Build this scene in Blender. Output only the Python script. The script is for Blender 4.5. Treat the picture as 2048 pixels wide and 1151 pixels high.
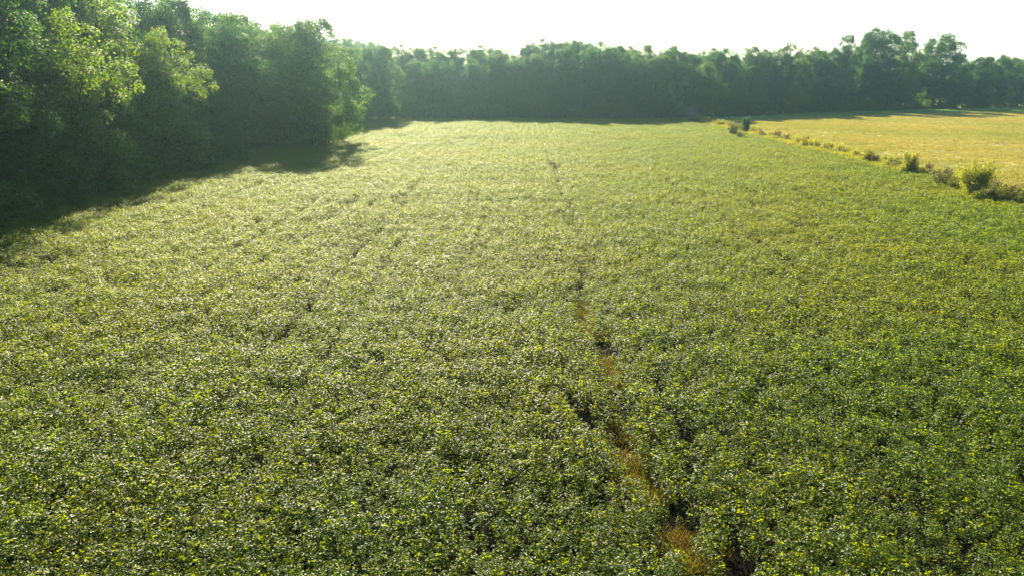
import bpy, math, random
import numpy as np
R = math.radians
rng = np.random.default_rng(7)
random.seed(7)
S = bpy.context.scene
for o in list(bpy.data.objects): bpy.data.objects.remove(o, do_unlink=True)
COL = S.collection

# ------------------------------------------------------------------ camera, light
CAM_Z = 11.4; PITCH = R(17.3); FPX = 1365.0
SUN_AZ = R(-13.0); SUN_EL = R(29.5)          # azimuth measured from +Y towards +X
cd = bpy.data.cameras.new('camera'); cam = bpy.data.objects.new('camera', cd); COL.objects.link(cam)
cam.location = (0, 0, CAM_Z); cam.rotation_euler = (math.pi/2 - PITCH, 0, 0)
cd.sensor_width = 36; cd.lens = 36*FPX/2048; cd.clip_end = 6000
S.camera = cam
w = bpy.data.worlds.new('World'); S.world = w; w.use_nodes = True
nt = w.node_tree; bg = nt.nodes['Background']
sky = nt.nodes.new('ShaderNodeTexSky'); sky.sky_type = 'NISHITA'; sky.sun_disc = False
sky.sun_elevation = SUN_EL; sky.sun_rotation = SUN_AZ
sky.air_density = 1.0; sky.dust_density = 0.5; sky.ozone_density = 2.0
nt.links.new(sky.outputs[0], bg.inputs[0]); bg.inputs[1].default_value = 0.068
sl = bpy.data.lights.new('sun', 'SUN'); sl.energy = 5.0; sl.angle = R(0.5); sl.color = (1.0, 0.88, 0.64)
so = bpy.data.objects.new('sun', sl); COL.objects.link(so); so.location = (0, 0, 60)
so.rotation_euler = (math.pi/2 - SUN_EL, 0, math.pi - SUN_AZ)
S.view_settings.view_transform = 'Standard'; S.view_settings.look = 'None'
S.view_settings.exposure = 2.0; S.view_settings.gamma = 1.0
S.render.engine = 'CYCLES'

def ground(px, py, z=0.0):
    """world point on height z seen at a pixel of the 2048 px photograph (used once to survey positions)"""
    u = (px-1024)/FPX; v = (575.5-py)/FPX
    fy = math.cos(PITCH) + v*math.sin(PITCH); fz = -math.sin(PITCH) + v*math.cos(PITCH)
    t = (z-CAM_Z)/fz
    return np.array((u*t, fy*t))

# ------------------------------------------------------------------ helpers
def tag(o, label=None, cat=None, group=None, kind=None):
    for k, v in (('label', label), ('category', cat), ('group', group), ('kind', kind)):
        if v: o[k] = v
    return o

def mesh_np(name, verts, quads=None, tris=None):
    me = bpy.data.meshes.new(name)
    verts = np.asarray(verts, np.float32); nq = 0 if quads is None else len(quads); ntr = 0 if tris is None else len(tris)
    me.vertices.add(len(verts)); me.vertices.foreach_set('co', verts.ravel())
    idx = []; starts = []; tot = []
    p = 0
    if nq: idx.append(np.asarray(quads, np.int32).ravel()); starts.append(np.arange(nq)*4); tot.append(np.full(nq, 4)); p = nq*4
    if ntr: idx.append(np.asarray(tris, np.int32).ravel()); starts.append(p+np.arange(ntr)*3); tot.append(np.full(ntr, 3))
    idx = np.concatenate(idx); starts = np.concatenate(starts)
    me.loops.add(len(idx)); me.loops.foreach_set('vertex_index', idx.astype(np.int32))
    me.polygons.add(len(starts)); me.polygons.foreach_set('loop_start', starts.astype(np.int32))
    me.update(calc_edges=True); me.validate()
    return me

def link(name, me, mat=None, parent=None, loc=(0, 0, 0)):
    o = bpy.data.objects.new(name, me); COL.objects.link(o); o.location = loc
    if mat and me and not me.materials: me.materials.append(mat)
    if parent: o.parent = parent
    return o

def norm(a): return a/np.maximum(np.linalg.norm(a, axis=-1, keepdims=True), 1e-9)

def vnoise(x, y, scale, seed=0):
    """smooth value noise 0..1"""
    r = np.random.default_rng(seed); T = r.random((256, 256))
    x = np.asarray(x, float)/scale+1000; y = np.asarray(y, float)/scale+1000
    xi = np.floor(x).astype(int); yi = np.floor(y).astype(int); fx = x-xi; fy = y-yi
    fx = fx*fx*(3-2*fx); fy = fy*fy*(3-2*fy)
    g = lambda i, j: T[i & 255, j & 255]
    return (g(xi, yi)*(1-fx)+g(xi+1, yi)*fx)*(1-fy)+(g(xi, yi+1)*(1-fx)+g(xi+1, yi+1)*fx)*fy

def leaves(P, N, A, L, W, fold=0.25, six=False):
    """leaf blades: P base, N normal, A axis hint, L length, W width"""
    n = len(P); N = norm(N); A = norm(A - N*np.sum(A*N, -1, keepdims=True)); B = np.cross(N, A)
    L = np.asarray(L)[:, None]*np.ones((n, 1)); W = np.asarray(W)[:, None]*np.ones((n, 1))
    if not six:
        v = np.stack([P, P+A*L*.5+B*W*.5-N*W*fold, P+A*L, P+A*L*.5-B*W*.5-N*W*fold], 1).reshape(-1, 3)
        q = np.arange(n*4).reshape(n, 4); return v, q
    droop = N*L*.12
    v = np.stack([P, P+A*L*.28+B*W*.46-N*W*fold, P+A*L*.68+B*W*.38-N*W*fold-droop*.5, P+A*L-droop,
                  P+A*L*.68-B*W*.38-N*W*fold-droop*.5, P+A*L*.28-B*W*.46-N*W*fold], 1).reshape(-1, 3)
    k = np.arange(n)[:, None]*6
    q = np.concatenate([k+np.array([0, 1, 2, 3]), k+np.array([0, 3, 4, 5])]); return v, q

def tube(pts, rad, sides=6):
    pts = np.asarray(pts, float); n = len(pts); vs = []
    t = norm(np.gradient(pts, axis=0))
    ref = np.array([0.31, 0.95, 0.05]); a = norm(np.cross(t, ref)); b = np.cross(t, a)
    th = np.arange(sides)*2*math.pi/sides
    for i in range(n):
        vs.append(pts[i]+rad[i]*(np.cos(th)[:, None]*a[i]+np.sin(th)[:, None]*b[i]))
    v = np.concatenate(vs); q = []
    for i in range(n-1):
        for j in range(sides):
            q.append((i*sides+j, i*sides+(j+1) % sides, (i+1)*sides+(j+1) % sides, (i+1)*sides+j))
    return v, np.array(q)

def join(parts):
    V = []; Q = []; o = 0
    for v, q in parts: V.append(v); Q.append(q+o); o += len(v)
    return np.concatenate(V), np.concatenate(Q)

# ------------------------------------------------------------------ materials
def newmat(name):
    m = bpy.data.materials.new(name); m.use_nodes = True; n = m.node_tree
    for x in list(n.nodes): n.nodes.remove(x)
    return m, n, n.nodes.new('ShaderNodeOutputMaterial')

def leaf_mat(name, c1, c2, c3, trans, rough=0.45, spec=0.5, tmix=0.35, objvar=0.5, patch=None, patch_scale=0.06):
    m, n, out = newmat(name); N = n.nodes; Lk = n.links.new
    geo = N.new('ShaderNodeNewGeometry'); oi = N.new('ShaderNodeObjectInfo')
    rp = N.new('ShaderNodeValToRGB'); e = rp.color_ramp.elements
    e[0].color = (*c1, 1); e[1].color = (*c3, 1); e[1].position = 1.0; x = e.new(.5); x.color = (*c2, 1)
    mx = N.new('ShaderNodeMath'); mx.operation = 'MULTIPLY'; mx.inputs[1].default_value = objvar; Lk(oi.outputs['Random'], mx.inputs[0])
    m2 = N.new('ShaderNodeMath'); m2.operation = 'MULTIPLY_ADD'; m2.inputs[1].default_value = 1-objvar
    Lk(geo.outputs['Random Per Island'], m2.inputs[0]); Lk(mx.outputs[0], m2.inputs[2]); Lk(m2.outputs[0], rp.inputs[0])
    col = rp.outputs[0]
    if patch:
        nz = N.new('ShaderNodeTexNoise'); nz.inputs['Scale'].default_value = patch_scale; nz.inputs['Detail'].default_value = 4
        Lk(geo.outputs['Position'], nz.inputs['Vector'])
        mr = N.new('ShaderNodeMapRange'); mr.inputs[1].default_value = .42; mr.inputs[2].default_value = .68; Lk(nz.outputs[0], mr.inputs[0])
        mc = N.new('ShaderNodeMixRGB'); mc.blend_type = 'MULTIPLY'; Lk(mr.outputs[0], mc.inputs[0]); Lk(col, mc.inputs[1]); mc.inputs[2].default_value = (*patch, 1)
        col = mc.outputs[0]
    pb = N.new('ShaderNodeBsdfPrincipled'); Lk(col, pb.inputs['Base Color']); pb.inputs['Roughness'].default_value = rough
    pb.inputs['Specular IOR Level'].default_value = spec
    tr = N.new('ShaderNodeBsdfTranslucent'); mt = N.new('ShaderNodeMixRGB'); mt.blend_type = 'MULTIPLY'; mt.inputs[0].default_value = 1
    Lk(col, mt.inputs[1]); mt.inputs[2].default_value = (*trans, 1); Lk(mt.outputs[0], tr.inputs[0])
    ms = N.new('ShaderNodeMixShader'); ms.inputs[0].default_value = tmix
    Lk(pb.outputs[0], ms.inputs[1]); Lk(tr.outputs[0], ms.inputs[2]); Lk(ms.outputs[0], out.inputs[0])
    return m

def ground_mat(name, cols, scale=0.5, rough=0.95, bump=0.3, scale2=8):
    m, n, out = newmat(name); N = n.nodes; Lk = n.links.new
    geo = N.new('ShaderNodeNewGeometry')
    nz = N.new('ShaderNodeTexNoise'); nz.inputs['Scale'].default_value = scale; nz.inputs['Detail'].default_value = 9; nz.inputs['Roughness'].default_value = .65
    Lk(geo.outputs['Position'], nz.inputs['Vector'])
    rp = N.new('ShaderNodeValToRGB'); e = rp.color_ramp.elements
    e[0].position = .33; e[1].position = .68; e[0].color = (*cols[0], 1); e[1].color = (*cols[-1], 1)
    for i, c in enumerate(cols[1:-1]):
        x = e.new(.33+.35*(i+1)/(len(cols)-1)); x.color = (*c, 1)
    Lk(nz.outputs[0], rp.inputs[0])
    n2 = N.new('ShaderNodeTexNoise'); n2.inputs['Scale'].default_value = scale2; n2.inputs['Detail'].default_value = 6; Lk(geo.outputs['Position'], n2.inputs['Vector'])
    bp = N.new('ShaderNodeBump'); bp.inputs['Strength'].default_value = bump; bp.inputs['Distance'].default_value = .1; Lk(n2.outputs[0], bp.inputs['Height'])
    pb = N.new('ShaderNodeBsdfPrincipled'); Lk(rp.outputs[0], pb.inputs['Base Color']); pb.inputs['Roughness'].default_value = rough
    pb.inputs['Specular IOR Level'].default_value = .03; Lk(bp.outputs[0], pb.inputs['Normal']); Lk(pb.outputs[0], out.inputs[0])
    return m

M_soy = leaf_mat('soy_leaf', (.032, .062, .005), (.038, .070, .005), (.046, .079, .005), (7.6, 5.3, .6), rough=.42, spec=.19, tmix=.50, objvar=.30, patch=(1.25, 1.08, .9), patch_scale=.07)
M_tree = leaf_mat('tree_leaf', (.006, .028, .012), (.009, .037, .012), (.025, .052, .009), (11.0, 7.0, .6), rough=.6, spec=.08, tmix=.45, objvar=.4)
M_treeL = leaf_mat('pale_leaf', (.030, .085, .025), (.045, .100, .025), (.080, .120, .025), (3.6, 3.0, .7), rough=.55, spec=.25, tmix=.45, objvar=.3)
M_sun_tint = leaf_mat('sun_tinted_leaf', (.022, .064, .014), (.032, .078, .014), (.060, .098, .012), (7.2, 4.9, .4), rough=.6, spec=.12, tmix=.45, objvar=.3)  # leaf copy tinted yellow to stand in for sun on the left crowns
M_shrub = leaf_mat('shrub_leaf', (.10, .15, .030), (.15, .19, .035), (.20, .21, .04), (3.2, 2.4, .5), rough=.55, spec=.2, tmix=.45, objvar=.3)
M_hedge = leaf_mat('hedge_leaf', (.035, .065, .022), (.055, .085, .022), (.10, .12, .03), (3.2, 2.4, .6), rough=.6, spec=.2, tmix=.4, objvar=.4)
M_cedar = leaf_mat('cedar_leaf', (.02, .06, .03), (.03, .08, .035), (.05, .10, .035), (2.5, 2.5, .7), rough=.6, spec=.25, tmix=.35)
M_weed = leaf_mat('dry_weed', (.09, .060, .025), (.15, .115, .045), (.07, .11, .028), (1.6, 1.3, .6), rough=.6, spec=.3, tmix=.35, objvar=.45)
M_weedg = leaf_mat('green_weed', (.05, .075, .015), (.075, .095, .02), (.11, .10, .025), (3.4, 2.8, .6), rough=.6, spec=.2, tmix=.4, objvar=.4)
M_grass = leaf_mat('pasture_grass', (.118, .163, .055), (.226, .231, .085), (.345, .312, .138), (2.15, 1.7, .68), rough=.6, spec=.2, tmix=.35, objvar=.5, patch=(.74, .90, .64), patch_scale=.035)
M_green = leaf_mat('green_grass', (.06, .15, .06), (.09, .19, .07), (.14, .22, .07), (2.2, 1.8, .6), rough=.6, spec=.2, tmix=.35, objvar=.4)
M_twig = ground_mat('twig', [(.11, .115, .09), (.20, .20, .16)], 3)
M_bark = ground_mat('bark', [(.014, .020, .010), (.040, .046, .028)], 2.5, bump=.8, scale2=6)
M_soil = ground_mat('soil', [(.003, .003, .002), (.007, .006, .0035)], 1.5)  # near-black: shade of the gaps between plants is put into the colour
M_meadow = ground_mat('meadow', [(.12, .16, .055), (.225, .225, .085), (.32, .29, .13)], .06, bump=.6, scale2=3)
M_floor = ground_mat('forest_floor', [(.025, .045, .02), (.04, .08, .025)], .8)

# ------------------------------------------------------------------ setting: ground sheets
def sheet(name, poly, z, mat):
    v = [(x, y, z) for x, y in poly]
    me = bpy.data.meshes.new(name); me.from_pydata(v, [], [tuple(range(len(v)))]); me.update()
    o = link(name, me, mat); tag(o, kind='structure'); return o
# one ground sheet with gentle swell
def big_ground():
    n = 140
    s = np.linspace(-1, 1, n); g = np.sign(s)*np.abs(s)**2.2*1600
    X, Y = np.meshgrid(g, g+100, indexing='ij')
    Z = (vnoise(X, Y, 60, 3)-.5)*.5
    # the far pasture rises slightly to the right and back
    inside = (X > -60) & (X < 50) & (Y > -20) & (Y < 190)
    Z = np.where(inside, -.05, Z-.05+np.clip((X-46)/12, 0, 1)*.5)
    V = np.stack([X, Y, Z], -1).reshape(-1, 3)
    i = np.arange(n-1)[:, None]*n+np.arange(n-1)[None, :]; i = i.ravel()
    Q = np.stack([i, i+n, i+n+1, i+1], 1)
    me = mesh_np('ground', V, Q); me.polygons.foreach_set('use_smooth', [True]*len(me.polygons))
    return link('ground', me, M_meadow)
tag(big_ground(), kind='structure')
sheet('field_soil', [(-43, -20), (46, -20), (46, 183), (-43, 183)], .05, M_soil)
sheet('woodland_floor', [(-160, -20), (-40, -20), (-37, 118), (-34, 160), (-30, 186), (46, 187), (100, 205), (100, 300), (-160, 300)], .054, M_floor)

# ------------------------------------------------------------------ scatter by geometry nodes (stuff only)
def scatter(name, pts, rot, scl, var, protos, label, cat):
    pc = bpy.data.collections.new(name+'_kinds')
    for i, me in enumerate(protos):
        o = bpy.data.objects.new('%s_%02d' % (name, i), me); pc.objects.link(o)
    me = bpy.data.meshes.new(name); me.vertices.add(len(pts)); me.vertices.foreach_set('co', np.asarray(pts, np.float32).ravel())
    a = me.attributes.new('rot', 'FLOAT_VECTOR', 'POINT'); a.data.foreach_set('vector', np.asarray(rot, np.float32).ravel())
    a = me.attributes.new('scl', 'FLOAT_VECTOR', 'POINT'); a.data.foreach_set('vector', np.asarray(scl, np.float32).ravel())
    a = me.attributes.new('var', 'INT', 'POINT'); a.data.foreach_set('value', np.asarray(var, np.int32))
    o = link(name, me)
    g = bpy.data.node_groups.new(name+'_spread', 'GeometryNodeTree')
    g.interface.new_socket('Geometry', in_out='INPUT', socket_type='NodeSocketGeometry')
    g.interface.new_socket('Geometry', in_out='OUTPUT', socket_type='NodeSocketGeometry')
    N = g.nodes; gi = N.new('NodeGroupInput'); go = N.new('NodeGroupOutput')
    ip = N.new('GeometryNodeInstanceOnPoints'); ci = N.new('GeometryNodeCollectionInfo')
    ci.inputs['Collection'].default_value = pc; ci.inputs['Separate Children'].default_value = True; ci.inputs['Reset Children'].default_value = True
    def na(nm, t):
        x = N.new('GeometryNodeInputNamedAttribute'); x.data_type = t; x.inputs['Name'].default_value = nm; return x.outputs['Attribute']
    er = N.new('FunctionNodeEulerToRotation')
    L = g.links.new
    L(gi.outputs[0], ip.inputs['Points']); L(ci.outputs[0], ip.inputs['Instance']); ip.inputs['Pick Instance'].default_value = True
    L(na('var', 'INT'), ip.inputs['Instance Index']); L(na('rot', 'FLOAT_VECTOR'), er.inputs[0]); L(er.outputs[0], ip.inputs['Rotation'])
    L(na('scl', 'FLOAT_VECTOR'), ip.inputs['Scale']); L(ip.outputs[0], go.inputs[0])
    md = o.modifiers.new('spread', 'NODES'); md.node_group = g
    tag(o, label, cat, kind='stuff')
    return o

def soy_plant(seed, n=135):
    r = np.random.default_rng(seed)
    # trifoliate leaves: petiole tips on a dome, three leaflets each
    k = n//3
    th = r.random(k)*2*math.pi; rr = np.sqrt(r.random(k))*.25
    z = .82-1.9*rr**1.6+r.normal(0, .085, k); z[int(k*.62):] -= .15+r.random(k-int(k*.62))*.5; z = np.maximum(z, .08)
    c = np.stack([np.cos(th)*rr, np.sin(th)*rr, z], 1)
    out = np.stack([np.cos(th), np.sin(th), np.zeros(k)], 1)
    P = []; N = []; A = []
    up = norm(np.array([0, 0, 1.0])+out*.30+r.normal(0, .30, (k, 3)))
    for d in (-1.9, 0, 1.9):
        ang = th+d*.75+r.normal(0, .15, k)
        ax = np.stack([np.cos(ang), np.sin(ang), r.normal(-.05, .3, k)], 1)
        P.append(c+ax*.012); A.append(ax); N.append(up+r.normal(0, .28, (k, 3)))
    P = np.concatenate(P); A = np.concatenate(A); N = np.concatenate(N); m = len(P)
    L = r.uniform(.046, .078, m); v, q = leaves(P, N, A, L, L*r.uniform(.55, .72, m), .16, six=True)
    parts = [(v, q)]
    me = mesh_np('soy_plant', *join(parts)); me.materials.append(M_soy); return me

def tuft(seed, n, h, spread, mat, wid=.012, lean=.5):
    r = np.random.default_rng(seed)
    th = r.random(n)*2*math.pi; rr = np.sqrt(r.random(n))*spread
    P = np.stack([np.cos(th)*rr, np.sin(th)*rr, np.zeros(n)], 1)
    a2 = r.random(n)*2*math.pi; ln = r.uniform(.1, lean, n)
    A = np.stack([np.cos(a2)*ln, np.sin(a2)*ln, np.ones(n)], 1)
    N = np.stack([-np.sin(a2), np.cos(a2), r.normal(0, .2, n)], 1)
    L = h*r.uniform(.5, 1.1, n)
    v, q = leaves(P, N, A, L, wid*r.uniform(.7, 1.3, n), .2)
    me = mesh_np('tuft', v, q); me.materials.append(mat); return me

# ---- soy crop
def dist_poly(x, y, pts):
    d = np.full(x.shape, 1e9); s = np.zeros(x.shape); acc = 0
    for (x0, y0), (x1, y1) in zip(pts[:-1], pts[1:]):
        dx, dy = x1-x0, y1-y0; L2 = dx*dx+dy*dy
        t = np.clip(((x-x0)*dx+(y-y0)*dy)/L2, 0, 1)
        dd = np.hypot(x-(x0+t*dx), y-(y0+t*dy)); k = dd < d
        s = np.where(k, acc+t*math.sqrt(L2), s); d = np.minimum(d, dd); acc += math.sqrt(L2)
    return d, s
def pl(*p): return [tuple(ground(a, b, .8)) for a, b in p]
STRIP = pl((1160, 570), (1165, 640), (1215, 700), (1232, 760), (1255, 840), (1262, 900), (1330, 985), (1385, 1085), (1425, 1165))
RUTS = [(pl((1088, 258), (1100, 300), (1112, 340), (1120, 375)), .46, .55),
        (pl((1168, 535), (1160, 600)), .34, .40), (pl((1200, 655), (1222, 705)), .35, .12),
        (pl((1120, 375), (1150, 480), (1168, 540)), .30, .72),
        (pl((1300, 725), (1330, 800), (1385, 890), (1450, 1000), (1520, 1130)), .28, .42),
        (pl((1235, 870), (1330, 985), (1360, 1060), (1440, 1170)), .34, .52),
        (pl((1130, 740), (1150, 800), (1215, 860)), .34, .35), (pl((1190, 800), (1240, 880)), .28, .3),
        (pl((803, 412), (690, 520), (560, 670)), .30, .42), (pl((560, 670), (410, 700)), .28, .45), (pl((880, 330), (803, 412)), .2, .55),
        (pl((735, 385), (620, 452), (540, 520)), .34, .48), (pl((1500, 402), (1640, 448)), .35, .6)]
GAPS = [(60, 512, 1.6, .35), (25, 535, 1.3, .3), (110, 505, .8, .3), (700, 403, .8, .4), (290, 438, .6, .3), (1110, 330, .8, .5), (1505, 403, .9, .4),
        (1612, 446, .8, .4), (930, 275, 1.4, .5), (900, 285, 1.0, .5), (1232, 262, 1.3, .5), (1262, 278, 1.3, .5), (1190, 265, .8, .5),
        (1370, 1020, .5, .4), (1310, 1070, .5, .4), (1490, 1100, .5, .4), (1800, 422, .8, .4), (1410, 1000, .4, .3), (560, 660, .5, .3), (560, 770, .3, .3)]
def soy_field():
    sp = .355
    xs = np.arange(-43, 45.2, .38); ys = np.arange(3, 183, .27)
    X, Y = np.meshgrid(xs, ys, indexing='ij'); X = X.ravel(); Y = Y.ravel(); RI = np.round(X/.38)
    keepcone = np.abs(X) < (Y+8)*.86+3
    X, Y, RI = X[keepcone], Y[keepcone], RI[keepcone]
    n = len(X); X = X+rng.normal(0, .06, n)+.5*(vnoise(X*0, Y, 14, 8)-.5); Y = Y+rng.normal(0, .11, n)
    s = .94+.34*(vnoise(X, Y, .8, 11)-.5)+.22*(vnoise(X, Y, 3.5, 12)-.5)+rng.normal(0, .07, n)+.22*(vnoise(RI*7.3, Y, 9, 15)-.5)-.15*(vnoise(RI*3.1, Y*.1, 1.0, 16) > .80)
    base = .12+.16*(vnoise(X, Y, 9, 13)-.5)+.2*(vnoise(X, Y, 22, 14)-.5)
    keep = np.ones(n, bool)
    for pts, wd, thr in RUTS:
        d, t = dist_poly(X, Y, pts)
        nz = vnoise(t, t*0+3.3, 1.4, int(abs(pts[0][0])*10)+5)
        keep &= ~((d < wd*(.35+.55*nz)) & (nz > thr) & (rng.random(n) < .82)); s = np.where(d < wd*1.8, s*.92, s)
    for lx, a0, a1, dp in ((-9.7, 24, 150, .12), (-11.6, 30, 130, .12), (-17.5, 35, 160, .20), (-3.2, 30, 165, .16), (4.9, 34, 168, .24), (6.8, 60, 168, .14), (16.5, 25, 165, .18), (27, 35, 165, .18), (-26, 30, 160, .2)):
        k = (np.abs(X-lx-.5*(vnoise(X*0, Y, 14, 8)-.5)) < .26) & (Y > a0) & (Y < a1)
        s = np.where(k, s*(1-dp*(.3+1.4*vnoise(X*0+lx, Y, 4, 77))), s)
    d, t = dist_poly(X, Y, STRIP); nz = vnoise(t, t*0, 1.2, 31)
    wid = .02+.30*nz; keep &= ~((d < wid) & (rng.random(n) < .5)); s = np.where(d < wid+.1, s*(.5+.35*rng.random(n)), s)
    for px, py, rad, ry in GAPS:
        c = ground(px, py, .85); d = np.hypot((X-c[0])/rad, (Y-c[1])/(rad*ry*3)); nz = vnoise(X, Y, .5, 41)
        keep &= ~((d < 1) & (nz > .40)); s = np.where(d < 1.4, s*.82, s)
    # tiny random misses that open dark gaps in the canopy
    keep &= vnoise(X, Y, .5, 51) > .15
    X, Y, s, base = X[keep], Y[keep], s[keep], base[keep]; n = len(X)
    print('soy plants', n)
    P = np.stack([X, Y, base-.02], 1)
    rot = np.stack([rng.normal(0, .08, n), rng.normal(0, .08, n), rng.random(n)*6.283], 1)
    sc = np.stack([s*1.04, s*1.04, s], 1)
    scatter('soybean_crop', P, rot, sc, rng.integers(0, 7, n), [soy_plant(100+i) for i in range(7)],
            'dense leafy green soybean crop covering the whole field in the foreground', 'crop')
soy_field()

# ---- dry weeds in the bare strip
def along(pts, n, wmax, r):
    P = np.array(pts); seg = np.hypot(*(P[1:]-P[:-1]).T); cs = np.concatenate([[0], np.cumsum(seg)])
    t = r.random(n)*cs[-1]; i = np.clip(np.searchsorted(cs, t)-1, 0, len(seg)-1); f = (t-cs[i])/seg[i]
    q = P[i]+(P[i+1]-P[i])*f[:, None]; dr = (P[i+1]-P[i])/seg[i][:, None]; nn = np.stack([-dr[:, 1], dr[:, 0]], 1)
    return q+nn*r.normal(0, wmax, n)[:, None], t
q, t = along(STRIP, 1250, .34, rng)
kk = vnoise(t, t*0, 1.2, 31) > .40; q = q[kk]; n = len(q)
scatter('dry_weeds', np.c_[q, np.full(n, .05)], np.c_[np.zeros((n, 2)), rng.random(n)*6.28], np.repeat(rng.uniform(.5, 1.25, n)[:, None], 3, 1),
        rng.integers(0, 4, n), [tuft(300+i, 18, .44, .20, M_weed if i < 3 else M_weedg, .016, 1.5) for i in range(4)],
        'golden brown dry weeds growing in the bare strip through the crop', 'weeds')

# ---- pasture grass
HX = 46.5
def pasture():
    n = 62000; r = rng
    u = r.random(n); Y = 48+u**.8*215; X = HX+r.random(n)*(Y*.80+20-HX*.4)
    lim = 186+(X-50)*.42; k = (Y < lim+8) & (X < Y*.80+12); X, Y, lim = X[k], Y[k], lim[k]; n = len(X)
    s = .5+.9*vnoise(X*.25, Y, 3, 61)**2+r.random(n)*.35
    Z = (vnoise(X, Y, 60, 3)-.5)*.5-.06+np.clip((X-46)/12, 0, 1)*.5
    scatter('pasture_grass', np.stack([X, Y, Z], 1), np.c_[np.zeros((n, 2)), r.random(n)*6.28], np.stack([s*1.2, s*1.2, s], 1), np.where(Y > lim-17+14*vnoise(X, Y*3, 16, 66)-np.clip((X-120)*.12, 0, 9), 4+r.integers(0, 2, n), r.integers(0, 4, n)),
            [tuft(330+i, 40, .30, .42, M_grass if i < 4 else M_green, .035, 1.3) for i in range(6)], 'short dry yellow grass of the pasture on the right', 'grass')
pasture()
def verge():
    r = rng; n = 9000
    Y = 45+r.random(n)*138; X = 45.4+np.abs(r.normal(0, 1.0, n)); s = r.uniform(.6, 1.25, n)*(.6+.8*vnoise(X, Y, 3, 71))
    scatter('verge_grass', np.stack([X, Y, np.zeros(n)+.12], 1), np.c_[np.zeros((n, 2)), r.random(n)*6.28], np.repeat(s[:, None], 3, 1), r.integers(0, 4, n),
            [tuft(360+i, 46, .85, .35, M_shrub if i % 2 else M_grass, .04, .7) for i in range(4)], 'rough yellow green grass strip between the crop and the pasture', 'grass')
    n = 7000; Y = 42+r.random(n)*84; X = -44+r.random(n)**1.4*4.5+np.interp(Y, [50, 92, 106, 116, 126], [0, 0, 2, 5, 4]); s = r.uniform(.7, 1.3, n)  # grass added at the crop edge; its green paints the wood's shade teal
    scatter('shade_tint_grass', np.stack([X, Y, np.zeros(n)+.5], 1), np.c_[np.zeros((n, 2)), r.random(n)*6.28], np.repeat(s[:, None], 3, 1), r.integers(0, 2, n),
            [tuft(380+i, 46, .62, .4, M_green, .05, 1.2) for i in range(2)], 'green grass added to tint the shade teal at the foot of the left wood', 'grass')
verge()

# ------------------------------------------------------------------ trees
DENS = 1.75
def out_of(p):
    o = np.array([p[0], p[1], 0.0]); m = np.linalg.norm(o); return o/m if m > .1 else o

def crown(seed, H, Rc, z0, prof, nclump, per, lsize, rc=(.9, 1.7), lobes=.25, shell=.75):
    """returns crown mesh data and trunk mesh data. prof(t) = envelope radius 0..1 for t from crown base to top"""
    r = np.random.default_rng(seed)
    ph = r.random(6)*6.283
    cs = []; tries = 0
    cl = []
    while len(cl) < nclump and tries < 60000:
        tries += 1
        t = r.random()**.86; th = r.random()*6.283
        e = prof(t)
        if r.random() > e*.85+.15: continue
        lob = 1+lobes*(math.sin(2*th+ph[0]+3*t)+.7*math.sin(3*th+ph[1]-5*t)+.5*math.sin(5*th+ph[2]+7*t))
        rad = Rc*e*lob*(1-(1-shell)*r.random()**.8 if r.random() < .68 else r.random()*shell)
        if r.random() < .16: rad *= 1.13+.14*r.random()
        R_ = r.uniform(*rc)*(1-.12*t)
        p = np.array([math.cos(th)*rad, math.sin(th)*rad, z0+(H-z0)*t-R_*.4])
        if cl and min(np.linalg.norm(p-q[0]) for q in cl[-60:]) < .42*R_: continue
        cl.append((p, R_))
    P = []; N = []; A = []; L = []
    for p, R_ in cl:
        n = int(per*DENS*R_*R_)
        d = norm(r.normal(0, 1, (n, 3))+np.array([0, 0, .6])+out_of(p)*.5)
        out = p*np.array([1, 1, 0]); on = np.linalg.norm(out); out = out/on if on > 1e-3 else out
        # clumps break up into sub-tufts
        sub = norm(r.normal(0, 1, (9, 3))+out*.5+np.array([0, 0, .4])); k = r.integers(0, 9, n)
        d2 = norm(d*.75+sub[k]*.75)
        rr = R_*(.55+.5*r.random(n)**.7)*(1+.22*np.sin(k*2.3))
        P.append(p+d2*rr[:, None]*np.array([1, 1, .84]))
        N.append(d2*.8+np.array([0, 0, .35])+r.normal(0, .40, (n, 3)))
        A.append(r.normal(0, 1, (n, 3))+d2*.8+np.array([0, 0, -.35])); L.append(lsize*r.uniform(.65, 1.25, n))
    P = np.concatenate(P); N = np.concatenate(N); A = np.concatenate(A); L = np.concatenate(L)
    cm = mesh_np('crown', *leaves(P, N, A, L, L*.68, .12))
    # trunk and limbs
    parts = []
    hs = np.linspace(0, H*.86, 9); wob = np.cumsum(r.normal(0, .16, (9, 2)), 0); wob[0] = 0; wob[1] *= .3
    tr = np.c_[wob, hs]; r0 = H*.0135+.06
    rads = r0*(1-.9*(hs/hs[-1]))**.9+.03; rads[0] *= 1.45
    parts.append(tube(tr, rads, 8))
    order = r.permutation(len(cl))
    for j, i in enumerate(order[:70]):
        p, R_ = cl[i]; hr = np.hypot(p[0], p[1]); zs = max(H*.10, p[2]-hr*r.uniform(.5, 1.1)-.5)
        zs = min(zs, H*.82); b = np.array([np.interp(zs, hs, tr[:, 0]), np.interp(zs, hs, tr[:, 1]), zs])
        mid = b*.5+p*.5+np.array([0, 0, -.05*hr])+r.normal(0, .25, 3)
        q1 = b*.75+mid*.25; rr = (.11 if j < 26 else .05)*(1-.5*zs/H)*(H/20)
        parts.append(tube([b, (b+mid)/2+r.normal(0, .1, 3), mid, (mid+p)/2+r.normal(0, .15, 3), p], [rr*1.3, rr, rr*.8, rr*.5, rr*.2], 5))
    tm = mesh_np('trunk', *join(parts)); tm.polygons.foreach_set('use_smooth', [True]*len(tm.polygons))
    return cm, tm

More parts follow.
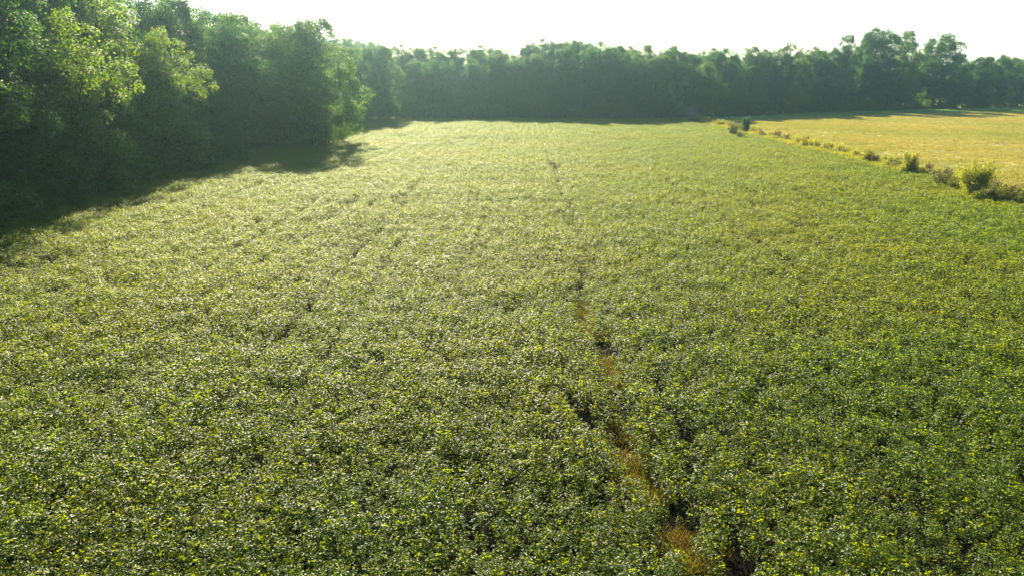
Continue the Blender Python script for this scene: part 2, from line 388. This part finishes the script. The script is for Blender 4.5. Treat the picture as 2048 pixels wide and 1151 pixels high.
def p_round(t): return math.sin(math.pi*min(1, .12+t*.80))**.6
def p_egg(t): return (1-.96*t**2.6)**.7*(.72+.28*min(1, t*4))
def p_tall(t): return (math.sin(math.pi*min(1, .14+t*.76)))**.8*(.85+.15*math.sin(t*11))
def p_cone(t): return (1-t)**.8*.95+.06
def p_fan(t): return (.42+.62*t)*(1-max(0, t-.62)/.38)**.55 if t < 1 else .05

KINDS = {  # name: (mesh pairs)
}
def kind(name, pale=False, mat=None, **k):
    cm, tm = crown(**k); cm.materials.append(mat or (M_treeL if pale else M_tree)); tm.materials.append(M_bark); KINDS[name] = (cm, tm, k['H'], k['Rc'])
kind('edge_a', seed=1, H=20, Rc=5.0, z0=.4, prof=p_egg, nclump=150, per=105, lsize=.25, rc=(1.1, 2.2))
kind('edge_b', seed=2, H=20, Rc=5.2, z0=.3, prof=p_tall, nclump=150, per=105, lsize=.25, rc=(1.1, 2.3))
kind('edge_c', seed=3, H=20, Rc=4.4, z0=.6, prof=p_tall, nclump=140, per=90, lsize=.26, lobes=.5, rc=(.7, 1.9))
kind('tall_a', seed=4, H=24, Rc=5.2, z0=2.5, prof=p_tall, nclump=210, per=72, lsize=.27, rc=(.7, 1.8), lobes=.5)
kind('tall_b', seed=5, H=24, Rc=5.8, z0=3, prof=p_round, nclump=200, per=95, lsize=.27, rc=(1.1, 2.3), lobes=.35)
kind('round_a', seed=6, H=20, Rc=6.2, z0=1.0, prof=p_round, nclump=170, per=100, lsize=.27, rc=(1.2, 2.3))
kind('round_b', seed=7, H=19, Rc=5.8, z0=1.5, prof=p_round, nclump=150, per=100, lsize=.27, lobes=.32, rc=(1.1, 2.2))
kind('open', seed=8, H=24, Rc=8.6, z0=5.5, prof=p_fan, nclump=260, per=95, lsize=.27, rc=(.9, 1.7), lobes=.3)
kind('pale', pale=True, seed=9, H=20, Rc=3.8, z0=3, prof=p_tall, nclump=90, per=110, lsize=.27, rc=(.9, 1.7), lobes=.35)
kind('sun_tinted', mat=M_sun_tint, seed=13, H=18, Rc=4.3, z0=.5, prof=p_tall, nclump=125, per=85, lsize=.25, rc=(.7, 1.8), lobes=.5)
kind('low', seed=10, H=9, Rc=3.9, z0=.2, prof=p_egg, nclump=70, per=170, lsize=.22, rc=(.8, 1.5))
kind('under', seed=11, H=5, Rc=2.6, z0=.1, prof=p_egg, nclump=45, per=230, lsize=.19, rc=(.5, 1.1))
kind('under_b', seed=12, H=5, Rc=3.0, z0=.1, prof=p_round, nclump=45, per=230, lsize=.19, rc=(.5, 1.1))

def tree(kindname, x, y, h, label, group, spread=1.0, name='deciduous_tree', cat='tree', z=0.0, rot=None):
    cm, tm, H, Rc = KINDS[kindname]
    e = bpy.data.objects.new(name, None); COL.objects.link(e); e.location = (x, y, z); e.empty_display_size = 1
    s = h/H; e.scale = (s*spread, s*spread, s); e.rotation_euler = (0, 0, random.random()*6.283 if rot is None else rot)
    tag(e, label, cat, group)
    link('crown', cm, None, e); link('trunk' if cat == 'tree' else 'stem', tm, None, e)
    return e

ORD = ['first', 'second', 'third', 'fourth', 'fifth', 'sixth', 'seventh', 'eighth', 'ninth', 'tenth', 'eleventh', 'twelfth', 'thirteenth', 'fourteenth',
       'fifteenth', 'sixteenth', 'seventeenth', 'eighteenth', 'nineteenth', 'twentieth', 'twenty-first', 'twenty-second', 'twenty-third', 'twenty-fourth', 'twenty-fifth', 'twenty-sixth', 'twenty-seventh', 'twenty-eighth', 'twenty-ninth', 'thirtieth', 'thirty-first', 'thirty-second', 'thirty-third', 'thirty-fourth', 'thirty-fifth', 'thirty-sixth', 'thirty-seventh', 'thirty-eighth', 'thirty-ninth', 'fortieth', 'forty-first', 'forty-second', 'forty-third']
def size_(h): return 'tall' if h > 18.5 else 'lower' if h < 15.5 else 'mid-height'
LOOK = {'edge_a': 'dense green tree', 'edge_b': 'broad bushy tree', 'edge_c': 'narrow lobed tree', 'sun_tinted': 'tree tinted sunlit yellow',
        'tall_a': 'tall loose-crowned tree', 'tall_b': 'tall round-topped tree', 'round_a': 'dome-crowned tree', 'round_b': 'rounded uneven tree',
        'open': 'open spreading tree', 'pale': 'slim pale tree', 'low': 'low bushy tree'}
# left wood, front row (near to far)
LF = [('edge_a', -41, 44, 20), ('sun_tinted', -39.0, 50, 16.5), ('edge_c', -39.5, 56, 13), ('edge_b', -41.5, 61, 19), ('sun_tinted', -38.8, 66, 17), ('edge_a', -39.5, 72, 13.5), ('edge_c', -40.2, 78, 13), ('sun_tinted', -38.6, 83, 16.5),
      ('edge_b', -39.8, 89, 13.5), ('edge_a', -38.8, 95, 14), ('edge_c', -38, 102, 18), ('edge_b', -36.2, 108, 15.5)]
for i, (k, x, y, h) in enumerate(LF):
    tree(k, x-2.2, y, h, '%s %s, %s from near end of left wood front row' % (size_(h), LOOK[k], ORD[i]), 'front row of the wood along the left side of the field')
tree('round_a', -32.0, 112.5, 19.5, 'big rounded tree jutting into the field at the end of the left wood', None, 1.0, rot=2.2)
LB = [('tall_b', -50, 52, 27), ('sun_tinted', -47, 59, 23), ('tall_a', -50, 66, 27), ('tall_b', -48, 74, 26), ('sun_tinted', -47, 80, 23), ('tall_a', -48, 88, 24.5), ('tall_b', -45, 96, 22), ('round_b', -44, 104, 21),
      ('tall_a', -40, 112, 20), ('tall_b', -37, 119, 19), ('round_a', -45, 121, 21)]
for i, (k, x, y, h) in enumerate(LB):
    tree(k, x-2.2, y, h, '%s behind the left wood front row, %s from its near end' % (LOOK[k], ORD[i]), 'taller trees behind the front row of the left wood')
# corner trees between the left wood and the far wood
LC = [('edge_b', -40, 127, 17), ('round_b', -39, 136, 17), ('edge_a', -38.5, 145, 17), ('edge_b', -38, 154, 17.5), ('edge_c', -36.5, 162, 17), ('edge_a', -35, 170, 18), ('edge_b', -32.5, 178, 18)]
for i, (k, x, y, h) in enumerate(LC):
    tree(k, x, y, h, 'hazy %s at the field edge behind the jutting tree, %s counting away' % (LOOK[k], ORD[i]), 'hazy trees between the left wood and the far wood')
# far wood, front row: (px x, px top y, kind)
FAR = [(838, 118, 'edge_a'), (872, 122, 'round_b'), (905, 150, 'edge_b'), (950, 118, 'edge_c'), (992, 112, 'edge_b'), (1035, 118, 'round_a'), (1075, 105, 'edge_a'), (1120, 100, 'edge_b'),
       (1165, 96, 'edge_c'), (1210, 95, 'round_a'), (1252, 108, 'round_b'), (1300, 115, 'edge_b'), (1345, 122, 'edge_a'), (1392, 128, 'round_b')]
def height_at(y_, py, base=0):
    a = math.atan((575.5-py)/FPX)-PITCH
    return CAM_Z+y_*math.tan(a)/1.0-base
for i, (px, py, k) in enumerate(FAR):
    yy = 187+random.uniform(-1, 1.5)+abs(px-1100)*.004; x = (px-1024)/FPX*yy*1.0
    tree(k, x, yy, height_at(yy, py), '%s, %s from left in the front row of the far wood' % (LOOK[k], ORD[i]), 'front row of the far wood beyond the crop')
FARB = [(820, 88, 'tall_b'), (850, 96, 'tall_a'), (885, 92, 'tall_b'), (925, 96, 'tall_a'), (965, 90, 'tall_b'), (1005, 97, 'round_b'), (1050, 95, 'tall_a'), (1078, 78, 'tall_b'), (1122, 82, 'round_a'), (1160, 82, 'tall_b'),
        (1200, 84, 'round_b'), (1240, 92, 'tall_b'), (1282, 90, 'tall_a'), (1325, 92, 'tall_b'), (1365, 104, 'round_a')]
for i, (px, py, k) in enumerate(FARB):
    yy = 197+random.uniform(-1.5, 2); x = (px-1024)/FPX*yy
    tree(k, x, yy, height_at(yy, py+2), '%s on the skyline of the far wood, %s from the left' % (LOOK[k], ORD[i]), 'skyline trees behind the front row of the far wood')
# right wood beyond the pasture
RF = [(1440, 125, 'edge_b'), (1485, 130, 'edge_a'), (1530, 125, 'round_b'), (1575, 120, 'edge_b'), (1620, 118, 'round_a'), (1660, 112, 'edge_c'), (1722, 120, 'edge_a'), (1768, 115, 'round_b'), (1846, 162, 'low'),
      (1880, 122, 'tall_b'), (1918, 115, 'edge_b'), (1960, 112, 'tall_b'), (2000, 118, 'round_b'), (2040, 108, 'tall_b'), (2085, 100, 'round_a'), (2130, 100, 'tall_a')]
def ry_(px): return 193+max(0, px-1400)*.105
for i, (px, py, k) in enumerate(RF):
    yy = ry_(px)+random.uniform(0, 2.5); x = (px-1024)/FPX*yy
    tree(k, x, yy, height_at(yy, py), '%s, %s from left in the wood edge behind the pasture' % (LOOK[k], ORD[i]), 'front row of the wood behind the pasture')
RB = [(1405, 98, 'tall_b'), (1440, 100, 'round_b'), (1478, 95, 'tall_a'), (1510, 100, 'tall_b'), (1590, 96, 'tall_b'), (1630, 102, 'round_a'), (1808, 128, 'round_b'), (1865, 130, 'edge_c'), (1895, 122, 'round_b'), (1935, 126, 'edge_b'), (1978, 118, 'round_a'), (2022, 122, 'edge_a'), (2065, 112, 'round_b')]
for i, (px, py, k) in enumerate(RB):
    yy = ry_(px)+10; x = (px-1024)/FPX*yy
    tree(k, x, yy, height_at(yy, py), '%s on the skyline behind the right wood, %s from the left' % (LOOK[k], ORD[i]), 'skyline trees behind the right wood edge')
def one(k, px, py, dy, label, spread=1.0, group=None):
    yy = ry_(px)+dy; return tree(k, (px-1024)/FPX*yy, yy, height_at(yy, py), label, group, spread)
one('pale', 1545, 86, 3, 'slender bright green tree poking above the right wood edge, fork-topped')
one('pale', 1345, 148, -8, 'small sunlit pale green tree standing before the hazy wood near the field corner', .9)
one('tall_a', 1657, 72, 5, 'small loose crown standing alone above the trees left of the tallest tree', .75)
one('tall_b', 1716, 58, 4, 'tallest tree of the right wood with rounded open top', 1.05)
one('edge_a', 1690, 80, 8, 'leafy tree filling the gap left of and behind the tallest right hand tree')
one('tall_a', 1768, 64, 5, 'tall loose tree between the tallest tree and the spreading open tree', 1.0)
one('open', 1835, 68, 4, 'large open spreading tree with limbs against the white sky', 1.05)
one('tall_b', 2075, 96, 4, 'tall tree at the right border of the picture')
one('low', 1362, 158, -6, 'rounded low tree with sunlit top beside the pasture corner', 1.0)
# undergrowth at the foot of the woods
UG = []
for i in range(15): UG.append((-39.6+random.uniform(-.8, .5), 46+i*4.7, random.uniform(3.0, 5.4), 'left wood'))
n1 = len(UG)
cnt = {}
def under(x, y, h, place, end, grp):
    i = cnt.get(place, 0); cnt[place] = i+1
    tree(random.choice(['under', 'under_b']), x, y, h, 'dark shrub at the foot of %s, %s from %s' % (place, ORD[i], end), grp, 1.15, 'woodland_shrub', 'shrub')
for x, y, h, p in UG: under(x, y, h, 'the left wood', 'near end', 'shrubs under the left wood')
for px in range(850, 1400, 24):
    yy = 183.5+random.uniform(-.5, 1); under((px-1024)/FPX*yy, yy, random.uniform(3, 5.5), 'the far wood', 'left', 'shrubs under the far wood')
for px in range(1425, 1830, 20):
    yy = ry_(px)-4+random.uniform(-.5, .8); under((px-1024)/FPX*yy, yy, random.uniform(3, 5.5), 'the wood behind the pasture', 'left', 'shrubs under the wood behind the pasture')
for px in range(1850, 2080, 28):
    yy = ry_(px)-2+random.uniform(-.5, .8); under((px-1024)/FPX*yy, yy, random.uniform(2.2, 4.6), 'the thin trees at far right', 'left', 'low shrubs under the thin right hand trees')

# depth of the woods: one mass behind the rows
def wood_mass():
    P = []
    for _ in range(9000):
        x = rng.uniform(-130, 160); y = rng.uniform(20, 270)
        left = x < -55 and y < 215; back = y > 208+max(0, x-40)*.45 and x < 150
        if not (left or back): continue
        if P and min((x-a)**2+(y-b)**2 for a, b in P) < 7.5**2: continue
        P.append((x, y))
        if len(P) > 330: break
    P = np.array(P); n = len(P); names = ['tall_b', 'round_a', 'edge_a', 'tall_a']
    me2 = []
    for k in names:
        cm, tm, H, Rc = KINDS[k]
        me2.append(cm)
    s = np.where(P[:, 0] < -50, rng.uniform(.82, .98, n), rng.uniform(.60, .76, n)); s = np.where(P[:, 0] > 60, s*.98, s)
    scatter('wood', np.c_[P, np.zeros(n)], np.c_[np.zeros((n, 2)), rng.random(n)*6.28], np.repeat(s[:, None], 3, 1), rng.integers(0, 4, n), me2,
            'deep mass of wood behind the rows of trees round the field', 'wood')
wood_mass()

# ------------------------------------------------------------------ field boundary: bushes and weeds
def bush_mesh(seed, H, Rr, n, mat, ls=.12, prof='dome'):
    r = np.random.default_rng(seed); P = []; N = []; A = []
    nb = 34 if H > 2 else 16; tips = []; parts = []
    for b in range(nb):
        th = r.random()*6.283; el = r.random()**.75
        rad = Rr*(.35+.65*math.sqrt(max(0, 1-(el*.98)**2)))*r.uniform(.55, 1.05)
        tips.append(np.array([math.cos(th)*rad, math.sin(th)*rad, H*(.12+.83*el)*r.uniform(.85, 1.08)]))
    for tp in tips:
        base = np.array([r.normal(0, .08), r.normal(0, .08), 0]); mid = base*.4+tp*.5+np.array([0, 0, H*.10])
        parts.append(tube([base, (base+mid)/2, mid, tp], [.022*H/2, .014*H/2, .008*H/2, .003], 4))
        m = n//nb; f = r.random(m)**.55; c = np.where(f[:, None] < .5, base+(mid-base)*f[:, None]*2, mid+(tp-mid)*(f[:, None]-.5)*2)
        sp = Rr*.20
        P.append(c+r.normal(0, sp*.6, (m, 3))*np.array([1, 1, .9])); d = norm(tp+np.array([0, 0, .5]))
        N.append(d*.4+r.normal(0, .6, (m, 3))+np.array([0, 0, .3])); A.append(r.normal(0, 1, (m, 3))+d)
    P = np.concatenate(P); P[:, 2] = np.abs(P[:, 2]); N = np.concatenate(N); A = np.concatenate(A); L = ls*r.uniform(.6, 1.3, len(P))
    fm = mesh_np('foliage', *leaves(P, N, A, L, L*.5, .15)); fm.materials.append(mat)
    sm = mesh_np('stems', *join(parts)); sm.materials.append(M_bark); return fm, sm
BM = {'big': bush_mesh(501, 4, 2.3, 15000, M_shrub, .18), 'mid': bush_mesh(502, 3, 1.2, 6500, M_shrub, .16), 'cedar': bush_mesh(503, 3, 1.05, 9000, M_cedar, .16),
      'dark': bush_mesh(504, 2, 1.1, 4200, M_hedge, .14), 'weed0': bush_mesh(505, 1.2, .6, 900, M_shrub, .12), 'weed1': bush_mesh(506, 1.1, .75, 1000, M_hedge, .12),
      'weed2': bush_mesh(507, 1.3, .5, 800, M_weed, .12)}
BH = {'big': 4, 'mid': 3, 'cedar': 3, 'dark': 2, 'weed0': 1.2, 'weed1': 1.1, 'weed2': 1.3}
def bush(k, x, y, h, label, group=None, name='bush', cat='bush', spread=1.0):
    fm, sm = BM[k]; e = bpy.data.objects.new(name, None); COL.objects.link(e); e.location = (x, y, .12)
    s = h/BH[k]; e.scale = (s*spread, s*spread, s); e.rotation_euler = (0, 0, random.random()*6.28); tag(e, label, cat, group)
    link('foliage', fm, None, e); link('stems', sm, None, e); return e
def gp(px, py): return ground(px, py, .7)
a = gp(1945, 385); bush('big', a[0], a[1], 3.6, 'largest round yellow green bush on the boundary at the right', spread=.9)
a = gp(1815, 345); bush('mid', a[0], a[1], 3.0, 'upright leafy bush left of the largest boundary bush')
a = gp(1733, 322); bush('mid', a[0], a[1], 2.3, 'small thin bush on the boundary, next left of the upright bush', spread=.8)
a = gp(1490, 262); bush('cedar', a[0], a[1], 3.3, 'small dark green egg-shaped evergreen near the far end of the boundary', name='evergreen_bush', spread=.95)
a = gp(1468, 268); bush('dark', a[0], a[1], 2.6, 'low green bush just left of the dark evergreen')
a = gp(1478, 274); bush('dark', a[0], a[1], 1.5, 'tiny dark bush in front of the dark evergreen')
a = gp(1897, 303); bush('dark', a[0], a[1], .8, 'lone grey green weed clump out in the pasture', spread=1.6, name='weed_clump', cat='weed')
for px, py, h, lb in ((1885, 368, 1.9, 'dark green brush between the upright bush and the largest bush'), (1910, 375, 1.7, 'dark brush touching the left side of the largest bush'),
                      (1965, 398, 1.7, 'dark brush under the right side of the largest bush'), (1995, 400, 1.8, 'dark green brush right of the largest bush'), (2030, 404, 1.7, 'yellow green brush at the right border of the picture')):
    a = gp(px, py); bush('dark', a[0], a[1], h, lb, 'brush around the largest boundary bush', spread=1.1)
NW = 74; cap = ['near', 'far']
zones = [(46, 66, 'before the largest boundary bush'), (66, 84, 'between largest and upright bush'), (84, 110, 'past the upright bush'), (110, 140, 'midway to the dark evergreen'), (140, 182, 'around the dark evergreen')]
zc = {}
ys = 50
while ys < 181:
    k = random.choice(['weed0', 'weed0', 'weed1', 'weed2']); z = [q for q in zones if q[0] <= ys < q[1]] or [zones[0]]
    zn = z[0][2]; c = zc.get(zn, 0); zc[zn] = c+1
    look = {'weed0': 'olive yellow', 'weed1': 'green', 'weed2': 'golden brown'}[k]
    bush(k, HX+random.uniform(-.3, 1.0), ys, random.uniform(1.1, 2.1), '%s weeds on the boundary %s, %s counting away' % (look, zn, ORD[c]), 'weed clumps along the boundary of crop and pasture', 'weed_clump', 'weed', random.uniform(.9, 1.4))
    ys += random.uniform(.7, 1.7)
# bare grey shrub at the corner, and the thin snag beside it
def bare(seed, H, n, spread):
    r = np.random.default_rng(seed); parts = []
    for i in range(n):
        th = r.random()*6.28; b = np.array([r.normal(0, .15), r.normal(0, .15), 0]); t = np.array([math.cos(th)*spread*r.random(), math.sin(th)*spread*r.random(), H*r.uniform(.5, 1)])
        m = b*.5+t*.5+np.array([0, 0, .1*H]); parts.append(tube([b, m, t], [.05, .03, .008], 4))
        for j in range(7):
            f = r.random(); s0 = m*(1-f)+t*f; d = r.normal(0, .35, 3)+np.array([0, 0, .4]); parts.append(tube([s0, s0+d*.5, s0+d], [.02, .012, .005], 3))
    return mesh_np('bare_shrub', *join(parts))
a = gp(1381, 243); o = link('bare_shrub', bare(601, 4.8, 34, 1.9), M_twig, loc=(a[0], a[1], 0)); tag(o, 'leafless grey shrub standing at the far corner of the crop', 'shrub')
bush('dark', a[0]+.6, a[1]-1.5, 2.0, 'pale green bush at the foot of the leafless grey shrub', spread=1.2)
a = gp(1427, 236); o = link('dead_sapling', bare(602, 3.4, 3, .35), M_twig, loc=(a[0], a[1], 0)); tag(o, 'thin pale dead sapling right of the leafless grey shrub', 'sapling')

# ------------------------------------------------------------------ haze
def haze():
    x, y0, y1, z0, z1 = 1700, -1700, 1900, -3, 31
    v = [(-x, y0, z0), (x, y0, z0), (x, y1, z0), (-x, y1, z0), (-x, y0, z1), (x, y0, z1), (x, y1, z1), (-x, y1, z1)]
    f = [(0, 3, 2, 1), (4, 5, 6, 7), (0, 1, 5, 4), (1, 2, 6, 5), (2, 3, 7, 6), (3, 0, 4, 7)]
    me = bpy.data.meshes.new('haze'); me.from_pydata(v, [], f); me.update()
    m, n, out = newmat('haze_air'); pv = n.nodes.new('ShaderNodeVolumePrincipled')
    pv.inputs['Color'].default_value = (.58, .93, 1.0, 1); pv.inputs['Density'].default_value = 0.00032; pv.inputs['Anisotropy'].default_value = .84
    n.links.new(pv.outputs[0], out.inputs['Volume'])
    tag(link('haze', me, m), 'pale bright morning haze over the field and woods', 'haze', kind='stuff')
haze()
